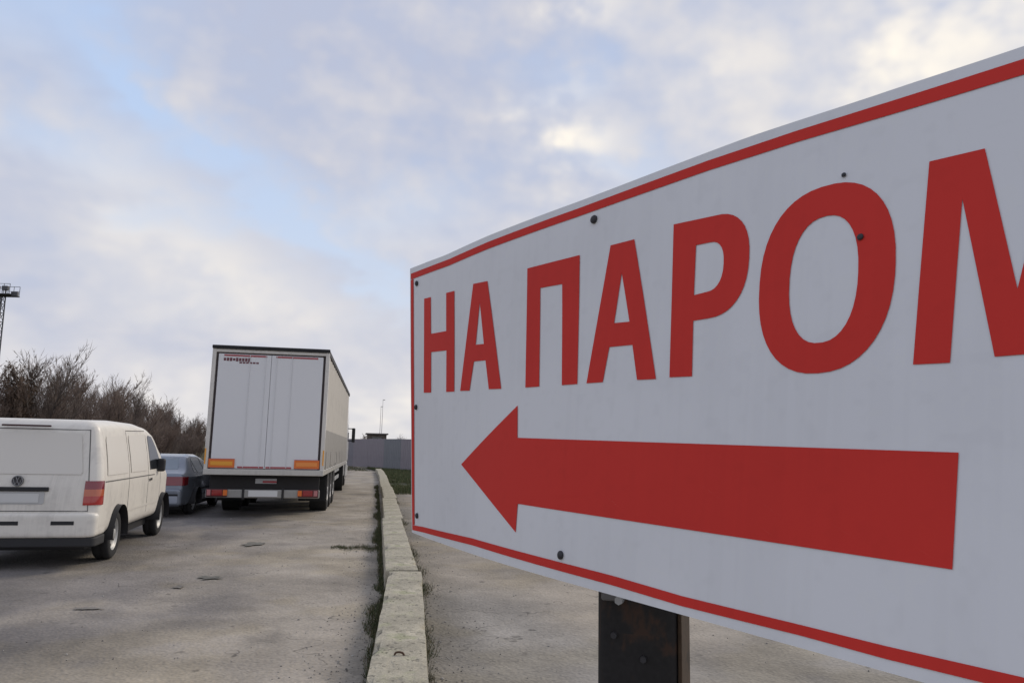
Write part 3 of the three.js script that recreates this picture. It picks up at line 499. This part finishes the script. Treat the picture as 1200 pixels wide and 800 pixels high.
// ------------------------------------------------------------------ articulated truck seen from behind
{
  const truck = thing('articulated_truck', 'tall white curtain-sided truck trailer seen from behind with orange marker plates', 'truck', [-5.42, 0.022, -16.65], 10.2 * D);
  const TOP = 3.78, SILL = 0.99, TL = 13.7;
  const mFrame = paint([0.72, 0.71, 0.7], 0.5, { map: dirtMap }), mDoor = paint([0.74, 0.745, 0.755], 0.5, { clearcoat: 0.25, clearcoatRoughness: 0.3 });
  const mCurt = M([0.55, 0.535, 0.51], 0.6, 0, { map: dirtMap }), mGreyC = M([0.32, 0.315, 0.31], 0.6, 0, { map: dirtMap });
  const mPink = M([0.4, 0.1, 0.11], 0.5), mRedL = new THREE.MeshPhysicalMaterial({ color: new THREE.Color().setRGB(0.3, 0.014, 0.018), roughness: 0.25, clearcoat: 1, side: THREE.DoubleSide });
  const mOrange = M([0.75, 0.18, 0.03], 0.4), mAmber = M([0.85, 0.38, 0.04], 0.4), mSill = paint([0.6, 0.6, 0.59], 0.5, { map: dirtMap });
  const mChas = M([0.03, 0.028, 0.028], 0.8), mMudflap = M([0.02, 0.02, 0.02], 0.9);
  // cargo body
  obj('roof', box(2.55, 0.05, TL - 0.12, 0, TOP - 0.045, -TL / 2 - 0.05, 0.015), M([0.55, 0.55, 0.54], 0.6), truck);
  obj('roof_rail', box(2.56, 0.075, 0.12, 0, TOP - 0.028, -0.02, 0.012), M([0.014, 0.014, 0.016], 0.7), truck, 'black rubber roof edge over the doors');
  for (const s of [-1, 1]) obj('roof_rail', box(0.05, 0.11, TL - 0.1, s * 1.258, TOP - 0.075, -TL / 2 - 0.09, 0.01), M([0.045, 0.045, 0.05], 0.7), truck, 'dark side roof rail');
  obj('front_wall', box(2.5, TOP - SILL - 0.06, 0.06, 0, (TOP + SILL) / 2, -TL + 0.03), mFrame, truck);
  obj('floor', box(2.5, 0.12, TL - 0.1, 0, SILL + 0.08, -TL / 2 - 0.06), mChas, truck);
  // rear frame
  obj('header', box(2.4, 0.075, 0.09, 0, TOP - 0.105, -0.05, 0.01), mFrame, truck);
  for (const s of [-1, 1]) obj('corner_post', box(0.085, TOP - SILL - 0.06, 0.11, s * 1.232, (TOP + SILL) / 2 - 0.03, -0.055, 0.012), mFrame, truck);
  obj('sill', box(2.55, 0.13, 0.12, 0, SILL + 0.01, -0.045, 0.014), mSill, truck);
  // dark seal between frame and doors
  obj('door_seal', box(2.375, TOP - SILL - 0.21, 0.03, 0, (TOP + SILL) / 2 - 0.03, -0.066, 0.002), M([0.075, 0.06, 0.062], 0.9), truck);
  const y0 = SILL + 0.085, y1 = TOP - 0.175;
  for (const s of [-1, 1]) {
    const d = part('door', truck);
    obj('door_leaf', box(1.135, y1 - y0, 0.045, s * 0.5705, (y0 + y1) / 2, -0.03, 0.01), mDoor, d);
    for (const x of [0.12, 0.46]) obj('lock_rod', [cyl(0.006, 0.006, [s * x, y0 + 0.02, 0.008], [s * x, y1 - 0.02, 0.008], 8)], mDoor, d);
    obj('reflective_strip', box(0.92, 0.04, 0.006, s * 0.56, y1 - 0.035, -0.0045, 0.001), mPink, d);
    obj('reflective_strip', box(0.55, 0.04, 0.006, s * 0.3, y0 + 0.03, -0.0045, 0.001), mPink, d);
    const mp = part('marker_plate', truck);
    obj('plate', box(0.545, 0.18, 0.012, s * 0.905, y0 + 0.11, 0.012, 0.004), mOrange, mp, 'orange reflective plate'); obj('plate_field', box(0.46, 0.085, 0.006, s * 0.905, y0 + 0.11, 0.0185, 0.002), s < 0 ? mAmber : M([0.85, 0.3, 0.07], 0.4), mp, 'yellow centre of the plate');
    obj('plate_border', [box(0.545, 0.014, 0.006, s * 0.905, y0 + 0.205, 0.0145, 0.001), box(0.545, 0.014, 0.006, s * 0.905, y0 + 0.018, 0.0145, 0.001)], mPink, mp, 'dark red rim of the plate');
    obj('side_marker_strip', box(0.03, 0.34, 0.006, s * 1.255, y0 + 0.26, 0.0022, 0.001), mAmber, truck, 'amber reflector on the corner post');
  }
  // small dark red lettering in the upper left of the left door (too small to read)
  const lg = []; for (let i = 0; i < 9; i++) lg.push(box(0.05, rr(0.05, 0.085), 0.005, -1.0 + i * 0.065, y1 - 0.125, -0.004, 0.001)); for (let i = 0; i < 6; i++) lg.push(box(0.055, 0.035, 0.005, -0.66 + i * 0.072, y1 - 0.19, -0.004, 0.001));
  obj('lettering', lg, M([0.16, 0.05, 0.065], 0.6), truck, 'two rows of small dark red lettering');
  // side curtains with pillars showing through, buckle straps and a grey lower band at the front half
  for (const s of [-1, 1]) {
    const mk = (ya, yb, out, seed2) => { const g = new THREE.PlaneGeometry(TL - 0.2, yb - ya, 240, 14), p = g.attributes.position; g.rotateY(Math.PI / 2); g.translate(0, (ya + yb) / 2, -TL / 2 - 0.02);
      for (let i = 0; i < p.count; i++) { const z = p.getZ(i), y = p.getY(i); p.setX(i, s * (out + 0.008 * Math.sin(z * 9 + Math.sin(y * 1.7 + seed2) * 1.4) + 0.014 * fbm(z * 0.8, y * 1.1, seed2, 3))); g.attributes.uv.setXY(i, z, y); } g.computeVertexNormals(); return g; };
    obj('curtain', mk(SILL + 0.98, TOP - 0.13, 1.252, 3), mCurt, truck, 'cream curtain side');
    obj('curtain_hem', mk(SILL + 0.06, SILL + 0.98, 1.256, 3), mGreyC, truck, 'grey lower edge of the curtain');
    for (let i = 0; i < 13; i++) obj('buckle_strap', box(0.012, 0.52, 0.045, s * 1.268, SILL + 0.22, -0.9 - i * 1.0, 0.003), mFrame, truck);
    obj('side_rail', box(0.07, 0.12, TL - 0.2, s * 1.235, SILL + 0.005, -TL / 2 - 0.08, 0.01), mSill, truck);
    for (let i = 0; i < 4; i++) obj('side_guard', box(0.03, 0.12, 1.35, s * 1.19, 0.62 + (i % 2) * 0.24, -7.0 - Math.floor(i / 2) * 1.5, 0.01), mGalv, truck);
    obj('chassis_beam', box(0.14, 0.36, TL - 1.5, s * 0.45, 0.76, -TL / 2 - 0.6, 0.01), mChas, truck);
    obj('landing_leg', [box(0.12, 0.75, 0.12, s * 0.85, 0.56, -10.4, 0.01), box(0.26, 0.03, 0.26, s * 0.85, 0.2, -10.4)], mChas, truck);
    obj('mudflap', box(0.62, 0.5, 0.02, s * 0.93, 0.53, -1.62, 0.004), mMudflap, truck);
    for (const z of [-2.6, -3.9, -5.2]) { wheel(truck, s * 1.06, z, 0.49, 0.38, 0.29, s, mRim, 10); obj('mudguard', (() => { const g = new THREE.CylinderGeometry(0.55, 0.55, 0.4, 24, 1, true, 0, Math.PI); g.rotateZ(Math.PI / 2); g.rotateX(-Math.PI / 2 + Math.PI); g.translate(s * 1.04, 0.5, z); return g; })(), mMudflap, truck); }
  }
  for (const z of [-2.6, -3.9, -5.2]) obj('axle', cyl(0.07, 0.07, [-0.95, 0.49, z], [0.95, 0.49, z], 10), mChas, truck);
  // dark underframe across the back, plate, logo flap and lights beam
  obj('rear_underframe', box(2.36, 0.34, 0.06, 0, 0.77, -0.32, 0.01), mChas, truck);
  obj('logo_plate', box(0.46, 0.11, 0.012, 0.02, 0.80, -0.28, 0.004), M([0.5, 0.5, 0.5], 0.6), truck, 'pale plate with a red stripe under the doors'); obj('logo_stripe', box(0.3, 0.045, 0.008, 0.1, 0.785, -0.271, 0.002), M([0.42, 0.06, 0.07], 0.5), truck, 'red stripe');
  obj('bumper_beam', box(2.42, 0.18, 0.1, 0, 0.53, -0.12, 0.02), paint([0.36, 0.36, 0.36], 0.55, { map: dirtMap }), truck);
  for (const s of [-1, 1]) {
    const tl = part('tail_light', truck);
    obj('lamp_housing', box(0.44, 0.17, 0.05, s * 0.97, 0.545, -0.055, 0.015), M([0.1, 0.03, 0.03], 0.5), tl);
    obj('lens', box(0.22, 0.12, 0.02, s * 0.96, 0.55, -0.025, 0.008), mRedL, tl, 'red lens'); obj('lens', box(0.09, 0.12, 0.02, s * 0.79, 0.55, -0.025, 0.008), mOrange, tl, 'orange lens'); obj('lens', box(0.08, 0.12, 0.02, s * 1.13, 0.55, -0.025, 0.008), M([0.5, 0.2, 0.2], 0.3), tl, 'pale red reflector');
    obj('beam_bracket', box(0.05, 0.24, 0.12, s * 0.42, 0.53, -0.11, 0.008), mChas, truck);
  }
  obj('number_plate', box(0.62, 0.13, 0.012, 0, 0.535, -0.062, 0.003), M([0.7, 0.7, 0.68], 0.5), truck);
  obj('spare_wheel_cradle', box(1.2, 0.28, 0.9, -0.1, 0.55, -7.3, 0.05), mChas, truck);
  // tractor unit ahead of the trailer
  const cab = part('cab', truck), mCab = paint([0.62, 0.62, 0.6], 0.35);
  const cs = bodyShell((a, b, c) => { const y = lerp(0.95, 3.45, (b + 1) / 2), z = lerp(-16.5 + 0.5 * smooth(1.7, 3.5, y), -14.25, (c + 1) / 2); return [a * (1.24 - 0.06 * smooth(2.4, 3.5, y)), y, z]; }, [20, 24, 22], [0.12, 0.09, 0.14]);
  obj('cab_body', cs, mCab, cab);
  obj('windscreen', lay(cs, [[-1.08, 1.75], [1.08, 1.75], [1.02, 2.75], [-1.02, 2.75]], 'front', 0.01, 0.2), mGlass, cab);
  for (const s of [-1, 1]) {
    obj('side_window', lay(cs, [[-15.95, 1.85], [-14.95, 1.85], [-14.95, 2.55], [-15.75, 2.55]], s > 0 ? 'right' : 'left', 0.008, 0.15), mGlass, cab);
    obj('wing_mirror', [box(0.14, 0.62, 0.2, s * 1.44, 2.12, -16.05, 0.04, 2), box(0.28, 0.04, 0.05, s * 1.3, 2.4, -16.05), box(0.28, 0.04, 0.05, s * 1.3, 1.88, -16.05)], mBlack, cab);
    obj('cab_step', box(0.2, 0.6, 1.1, s * 1.12, 0.68, -15.9, 0.04), mCab, cab);
    obj('fuel_tank', box(0.5, 0.55, 1.3, s * 0.95, 0.68, -13.4, 0.12, 3), mSteel, cab);
    wheel(truck, s * 1.03, -15.35, 0.5, 0.32, 0.29, s, M([0.6, 0.6, 0.6], 0.4, 0.5), 10);
    wheel(truck, s * 0.98, -11.75, 0.5, 0.5, 0.29, s, M([0.6, 0.6, 0.6], 0.4, 0.5), 10);
    obj('mudguard', (() => { const g = new THREE.CylinderGeometry(0.57, 0.57, 0.55, 24, 1, true, 0, Math.PI); g.rotateZ(Math.PI / 2); g.rotateX(Math.PI / 2); g.translate(s * 0.98, 0.51, -11.75); return g; })(), mMudflap, truck);
  }
  obj('bumper', box(2.48, 0.5, 0.3, 0, 0.6, -16.45, 0.08, 2), mCab, cab);
  obj('tractor_frame', [box(0.9, 0.25, 5.4, 0, 0.78, -13.6), cyl(0.08, 0.08, [-0.9, 0.5, -15.35], [0.9, 0.5, -15.35], 8), cyl(0.08, 0.08, [-0.9, 0.5, -11.75], [0.9, 0.5, -11.75], 8)], mChas, truck);
}

// ------------------------------------------------------------------ far fence, booth, masts
{
  const A = new THREE.Vector3(-21, 0, -72), B = new THREE.Vector3(16, 0, -27.5), dir = B.clone().sub(A), LEN = dir.length(); dir.normalize();
  const f = thing('metal_fence', 'long blue-grey profiled sheet metal fence at the end of the road', 'fence', A.toArray(), Math.atan2(-dir.z, dir.x));
  const PW = 2.5, n = Math.floor(LEN / PW), tones = [[0.29, 0.29, 0.34], [0.34, 0.32, 0.37], [0.27, 0.29, 0.33], [0.31, 0.32, 0.345]].map((c) => M(c, 0.6, 0.2, { map: dirtMap }));
  const H = 2.25, s = new THREE.Shape(); const pr = []; for (let i = 0; i < 10; i++) { const x = i * PW / 10; pr.push([x, 0], [x + 0.11, 0], [x + 0.135, 0.03], [x + 0.225, 0.03]); } pr.push([PW - 0.01, 0]);
  s.moveTo(...pr[0]); for (const q of pr.slice(1)) s.lineTo(...q); for (const q of pr.slice().reverse()) s.lineTo(q[0], q[1] - 0.004); const pg = new THREE.ExtrudeGeometry(s, { depth: H, bevelEnabled: false }); pg.rotateX(-Math.PI / 2); const pgc = boxUV(pg);
  for (let i = 0; i < n; i++) { const o = obj('panel', pgc, tones[Math.floor(rnd() * 4)], f); o.position.set(i * PW, 0.08 + rr(-0.02, 0.02), 0); const p = obj('post', box(0.08, 2.4, 0.08, 0, 1.1, -0.08, 0.006), mGalv, f); p.position.set(i * PW, 0, 0); }
}
{
  const b = thing('roof_booth', 'small dark brown booth rising above the far metal fence', 'booth', [-16.4, 0, -92], 12 * D);
  obj('wall', box(2.3, 3.3, 2.4, 0, 1.6, 0, 0.02), M([0.2, 0.17, 0.16], 0.85, 0, { map: concreteMap }), b);
  obj('roof', box(2.7, 0.16, 2.8, 0, 3.33, 0, 0.02), M([0.14, 0.125, 0.12], 0.8), b);
  obj('window', box(1.2, 0.7, 0.04, 0, 2.6, 1.205, 0.01), mGlass, b);
}
for (const [x, z, hgt, w] of [[-15.9, -92.5, 7.6, 'thin grey pole behind the booth, the right one of two'], [-16.9, -97, 7.0, 'thin grey pole behind the booth, the left one of two']]) {
  const p = thing('thin_pole', w, 'pole', [x, 0, z], 0, 'two poles behind the far fence');
  obj('shaft', cyl(0.05, 0.02, [0, 0, 0], [0, hgt, 0], 8), M([0.5, 0.48, 0.46], 0.7), p); obj('lamp_head', box(0.3, 0.07, 0.12, 0.12, hgt - 0.02, 0, 0.02), M([0.3, 0.3, 0.3], 0.7), p);
}
{
  const m = thing('floodlight_mast', 'tall lattice floodlight mast above the bare shrubs at the left edge', 'mast', [-47.75, 0, -68]), mm = M([0.1, 0.105, 0.115], 0.7, 0.2);
  const Ht = 15.0, w0 = 0.4, w1 = 0.24, at = (i, j, t) => [i * lerp(w0, w1, t), t * Ht, j * lerp(w0, w1, t)];
  for (const [i, j] of [[-1, -1], [1, -1], [1, 1], [-1, 1]]) obj('leg', cyl(0.07, 0.055, at(i, j, 0), at(i, j, 1), 6), mm, m);
  const N = 18; for (let k = 0; k < N; k++) { const t0 = k / N, t1 = (k + 1) / N, gs = [], c = [[-1, -1], [1, -1], [1, 1], [-1, 1]]; for (let q = 0; q < 4; q++) { const a = c[q], b = c[(q + 1) % 4]; gs.push(cyl(0.03, 0.03, at(...a, t0), at(...b, t1), 4), cyl(0.025, 0.025, at(...a, t1), at(...b, t1), 4)); } obj('bracing', gs, mm, m); }
  obj('platform', box(2.3, 0.1, 1.5, 0.1, Ht, 0, 0.02), mm, m);
  const rl = []; for (const x of [-1.0, -0.45, 0.1, 0.65, 1.2]) for (const z of [-0.7, 0.7]) rl.push(cyl(0.025, 0.025, [x, Ht, z], [x, Ht + 0.95, z], 5)); for (const y of [0.5, 0.95]) for (const z of [-0.7, 0.7]) rl.push(cyl(0.025, 0.025, [-1.0, Ht + y, z], [1.2, Ht + y, z], 5)); obj('railing', rl, mm, m);
  for (const x of [-0.7, 0.1, 0.9]) obj('floodlight', [box(0.55, 0.42, 0.3, x, Ht + 0.5, 0.85, 0.06, 2), box(0.08, 0.3, 0.1, x, Ht + 0.2, 0.75)], M([0.09, 0.09, 0.1], 0.5), m);
  obj('floodlight', box(0.6, 0.45, 0.3, 1.45, Ht + 0.05, 0.3, 0.06, 2), M([0.09, 0.09, 0.1], 0.5), m);
  obj('equipment_box', box(0.5, 0.6, 0.3, -0.55, Ht * 0.74, 0.2, 0.03), mm, m);
}
{
  const h = thing('low_shed', 'low pale cream shed far off, left of the truck', 'shed', [-37.2, 0, -86], 15 * D);
  obj('wall', box(5, 1.9, 3, 0, 0.95, 0, 0.02), M([0.5, 0.45, 0.33], 0.85, 0, { map: concreteMap }), h); obj('roof', box(5.4, 0.16, 3.5, 0, 1.98, 0, 0.02), M([0.22, 0.2, 0.17], 0.8), h); obj('door', box(0.9, 1.7, 0.05, 1, 0.85, 1.51, 0.01), M([0.1, 0.12, 0.08], 0.8), h);
}

// ------------------------------------------------------------------ bare shrubs and trees behind the parked vehicles
function tubeTo(out, a, b, r0, r1, n) {
  const d = b.clone().sub(a).normalize(), u = new THREE.Vector3(Math.abs(d.y) > 0.9 ? 1 : 0, Math.abs(d.y) > 0.9 ? 0 : 1, 0).cross(d).normalize(), v = d.clone().cross(u);
  const ring = (c, r) => Array.from({ length: n }, (_, i) => { const t = i / n * 2 * Math.PI; return c.clone().addScaledVector(u, Math.cos(t) * r).addScaledVector(v, Math.sin(t) * r); });
  const A = ring(a, r0), B = r1 > 0 ? ring(b, r1) : null;
  for (let i = 0; i < n; i++) { const j = (i + 1) % n; if (B) out.push(A[i], A[j], B[i], A[j], B[j], B[i]); else out.push(A[i], A[j], b); }
}
const toGeo = (vs) => { const a = new Float32Array(vs.length * 3); vs.forEach((v, i) => v.toArray(a, i * 3)); const g = new THREE.BufferGeometry(); g.setAttribute('position', new THREE.BufferAttribute(a, 3)); g.computeVertexNormals(); return g; };
function bareShrub(height, stems, spread, upright, density, leaves = 0) {
  const wood = [], twig = [], leaf = [];
  const grow = (p, d, len, r, lev) => {
    const nseg = lev === 0 ? 5 : lev === 1 ? 4 : 2; let q = p.clone(), dd = d.clone();
    for (let i = 0; i < nseg; i++) {
      dd.add(new THREE.Vector3(rr(-1, 1), rr(-0.5, 0.8) + upright * 0.3, rr(-1, 1)).multiplyScalar(0.2)).normalize();
      const e = q.clone().addScaledVector(dd, len / nseg), ra = lerp(r, r * 0.35, i / nseg), rb = lerp(r, r * 0.35, (i + 1) / nseg);
      tubeTo(lev < 2 ? wood : twig, q, e, ra, lev === 3 && i === nseg - 1 ? 0 : rb, lev < 1 ? 5 : 3);
      if (lev < 3) {
        const k = lev === 0 ? (i ? 2 + Math.round(density) : 1) : lev === 1 ? 3 : 3;
        for (let c = 0; c < k; c++) {
          const nd = dd.clone().add(new THREE.Vector3(rr(-1, 1), rr(-0.15, 0.9) * (0.5 + upright), rr(-1, 1)).multiplyScalar(lev === 0 ? 0.75 : 0.95)).normalize();
          grow(q.clone().lerp(e, rnd()), nd, len * rr(0.32, 0.58) * (lev === 0 ? 1.05 - 0.1 * i : 1), Math.max(ra * rr(0.4, 0.6), 0.008), lev + 1);
        }
      }
      if (leaves && lev >= 2) for (let c = 0; c < leaves; c++) { const m = q.clone().lerp(e, rnd()).add(new THREE.Vector3(rr(-1, 1), rr(-1, 1), rr(-1, 1)).multiplyScalar(0.12)), s = rr(0.05, 0.1), a = new THREE.Vector3(rr(-1, 1), rr(-1, 1), rr(-1, 1)).normalize().multiplyScalar(s), b = new THREE.Vector3(rr(-1, 1), rr(-1, 1), rr(-1, 1)).normalize().multiplyScalar(s * 0.7); leaf.push(m.clone().sub(a), m.clone().add(b), m.clone().add(a)); }
      q = e;
    }
  };
  for (let s = 0; s < stems; s++) { const a = rr(0, 6.28), t = rr(0.1, 1) * spread; grow(new THREE.Vector3(Math.cos(a) * 0.25 * spread, -0.05, Math.sin(a) * 0.25 * spread), new THREE.Vector3(Math.cos(a) * t, 1, Math.sin(a) * t).normalize(), height * rr(0.6, 0.85), height * 0.011, 0); }
  return { wood: toGeo(wood), twig: toGeo(twig), leaf: leaf.length ? toGeo(leaf) : null };
}
{
  const mWood = M([0.11, 0.09, 0.078], 0.95), tw = [[0.18, 0.135, 0.108], [0.2, 0.15, 0.118], [0.17, 0.137, 0.115], [0.22, 0.172, 0.14]].map((c) => M(c, 0.95)), mLeaf = M([0.1, 0.065, 0.04], 0.9);
  const kinds = [bareShrub(4.6, 5, 0.5, 0.5, 1), bareShrub(4.2, 6, 0.6, 0.4, 1), bareShrub(5, 4, 0.4, 0.7, 2), bareShrub(3.6, 7, 0.8, 0.3, 1)];
  const brown = bareShrub(6.0, 2, 0.1, 1.1, 2, 1);
  const plant = (k, x, z, s, label, group, i, name = 'bare_shrub') => {
    const t = thing(name, label, name === 'bare_shrub' ? 'shrub' : 'tree', [x, 0, z], rr(0, 6.28), group); t.scale.set(s * rr(0.9, 1.15), s, s * rr(0.9, 1.15));
    obj('trunk', k.wood, mWood, t); obj('crown', k.twig, tw[i % 4], t); if (k.leaf) obj('dry_leaves', k.leaf, mLeaf, t); return t;
  };
  const ord = ['first', 'second', 'third', 'fourth', 'fifth', 'sixth', 'seventh', 'eighth', 'ninth', 'tenth', 'eleventh', 'twelfth', 'thirteenth', 'fourteenth', 'fifteenth', 'sixteenth', 'seventeenth', 'eighteenth'];
  // image column of each shrub's foot and its distance
  const at = (px, depth) => [(px - 600) / 870 * depth * 1.0, -depth];
  const front = [[-30, 25, 1.0], [8, 27, 0.92], [58, 28, 0.98], [84, 30, 1.02], [112, 33, 0.98], [132, 36, 0.95], [150, 40, 0.92], [166, 44, 0.96], [181, 48, 0.94], [194, 53, 0.9], [206, 58, 0.86], [217, 64, 0.84], [228, 71, 0.82], [238, 79, 0.82]];
  front.forEach(([px, d, s], i) => plant(kinds[i % 4], ...at(px, d), s, `bare brown shrub, ${ord[i]} from the left in the near row of shrubs`, 'bare shrubs behind the parked vehicles', i));
  const back = [[-12, 36, 1.15], [22, 37, 1.1], [64, 40, 1.15], [98, 44, 1.15], [126, 48, 1.1], [146, 55, 1.15], [172, 62, 1.1], [196, 70, 1.1], [214, 80, 1.1], [234, 95, 1.1], [248, 108, 1.1], [262, 118, 1.1]];
  back.forEach(([px, d, s], i) => plant(kinds[(i * 3 + 1) % 4], ...at(px, d), s, `bare brown shrub, ${ord[i]} from the left in the far row of shrubs`, 'bare shrubs in the row behind', i + 2));
  [[424, 96, 0.6], [434, 104, 0.72], [463, 92, 0.62], [473, 98, 0.7], [486, 90, 0.6]].forEach(([px, d, s], i) => plant(kinds[(i + 1) % 4], ...at(px, d), s, `bare shrub top, ${ord[i]} from the left above the metal fence`, 'bare shrubs beyond the metal fence', i));
  plant(brown, ...at(36, 27), 0.8, 'slender tree with rusty brown dry leaves beside the floodlight mast', undefined, 1, 'brown_tree');
}

// ------------------------------------------------------------------ grass and weeds
function grassStuff(name, count, where, label, colours) {
  const g = new THREE.BufferGeometry(); g.setAttribute('position', new THREE.Float32BufferAttribute([-0.5, 0, 0, 0.5, 0, 0, 0.28, 0.55, 0.12, -0.5, 0, 0, 0.28, 0.55, 0.12, -0.22, 0.55, 0.12, -0.22, 0.55, 0.12, 0.28, 0.55, 0.12, 0.1, 1, 0.4], 3)); g.computeVertexNormals();
  const o = new THREE.InstancedMesh(g, M([1, 1, 1], 0.9), count), m = new THREE.Matrix4(), q = new THREE.Quaternion(), c = new THREE.Color();
  for (let i = 0; i < count; i++) { const [x, z, h, w] = where(); q.setFromEuler(new THREE.Euler(rr(-0.5, 0.5), rr(0, 6.28), rr(-0.5, 0.5))); m.compose(new THREE.Vector3(x, 0.016, z), q, new THREE.Vector3(w, h, h)); o.setMatrixAt(i, m); const b = colours[Math.floor(rnd() * colours.length)], k = rr(0.7, 1.25); o.setColorAt(i, c.setRGB(b[0] * k, b[1] * k, b[2] * k)); }
  o.name = name; o.castShadow = o.receiveShadow = true; o.userData = { kind: 'stuff', label }; scene.add(o);
}
const greens = [[0.16, 0.13, 0.075], [0.045, 0.065, 0.02], [0.06, 0.08, 0.028], [0.035, 0.05, 0.018], [0.1, 0.09, 0.045]];
grassStuff('gutter_weeds', 26000, () => {
  for (;;) { const z = -2.5 - 30 * rnd() ** 1.8, cl = fbm(z * 0.7, 3.3, 1, 3), w = 0.07 + 0.15 * smooth(-0.2, 0.25, cl) * (z > -9.5 ? 1.1 : 0.7); if (rnd() < 0.35 + smooth(-0.2, 0.2, cl)) return [kerbX(z) - (z < -8.6 ? 0.055 : 0) - Math.abs(rr(-1, 1) * rnd()) * w, z, rr(0.02, 0.075) * (1 + 0.5 * smooth(0, 0.3, cl)), rr(0.004, 0.009)]; }
}, 'dark green weeds growing along the road side of the kerb', greens);
grassStuff('kerb_foot_weeds', 7000, () => {
  for (;;) { const z = -2.5 - 26 * rnd() ** 1.5, cl = fbm(z * 0.9 + 30, 3.3, 1, 3); if (rnd() < 0.15 + smooth(-0.05, 0.25, cl)) return [kerbX(z) + 0.365 + Math.abs(rr(-1, 1) * rnd()) * (0.06 + 0.16 * smooth(-0.1, 0.3, cl)), z, rr(0.02, 0.07), rr(0.004, 0.009)]; }
}, 'green weeds at the yard side foot of the kerb', greens);
grassStuff('road_weeds', 2600, () => { const t = rnd() ** 1.5, z = -12.2 + rr(-0.6, 0.6) * rnd() * (1 - 0.5 * t); return [kerbX(z) - 0.1 - t * 0.75, z + 0.35 * fbm(t * 4, 1, 2, 2), rr(0.012, 0.04), rr(0.004, 0.009)]; }, 'low weeds creeping from the kerb across a crack in the road', greens);
grassStuff('verge_grass', 60000, () => { for (;;) { const z = rr(-26.5, -62), x = kerbX(z) + 0.5 + 30 * rnd() ** 1.4; const fz = -27.5 - (16 - x) * 1.2027; if (z > fz + 0.3 && fbm(x * 0.3, z * 0.3, 7, 3) > -0.16) return [x, z, rr(0.05, 0.2), rr(0.012, 0.025)]; } }, 'rough green grass on the verge before the far fence', [[0.075, 0.1, 0.035], [0.1, 0.12, 0.05], [0.15, 0.14, 0.07], [0.06, 0.08, 0.03]]);
grassStuff('road_end_grass', 9000, () => { const z = rr(-52, -66), x = kerbX(z) + rr(-9, -0.2); return [x, z - smooth(-3, -9, x - kerbX(z)) * 2, rr(0.04, 0.16), rr(0.015, 0.03)]; }, 'thin grass where the road bends away at the fence', greens);

// loose stones and grit swept up along the kerb
{
  const g = new THREE.IcosahedronGeometry(1, 0), n = 3200, o = new THREE.InstancedMesh(g, M([1, 1, 1], 0.95), n), m = new THREE.Matrix4(), q = new THREE.Quaternion(), c = new THREE.Color();
  for (let i = 0; i < n; i++) {
    const z = -2.5 - 24 * rnd() ** 1.6, left = rnd() < 0.6, far = rnd() < 0.3, d = far ? rnd() * 5 : Math.abs(rr(-1, 1) * rnd()) * 0.7, x = left ? kerbX(z) - 0.08 - d : kerbX(z) + 0.42 + d, r = rr(0.003, 0.009) * (rnd() < 0.06 ? 2 : 1);
    q.setFromEuler(new THREE.Euler(rr(0, 6), rr(0, 6), rr(0, 6))); o.setMatrixAt(i, m.compose(new THREE.Vector3(x, 0.022, z), q, new THREE.Vector3(r, r * 0.7, r * rr(0.7, 1.3)))); const k = rr(0.12, 0.36); o.setColorAt(i, c.setRGB(k, k * 0.94, k * 0.85));
  }
  o.name = 'loose_grit'; o.castShadow = o.receiveShadow = true; o.userData = { kind: 'stuff', label: 'loose grit and small stones along both sides of the kerb' }; scene.add(o);
}

renderer.render(scene, camera);
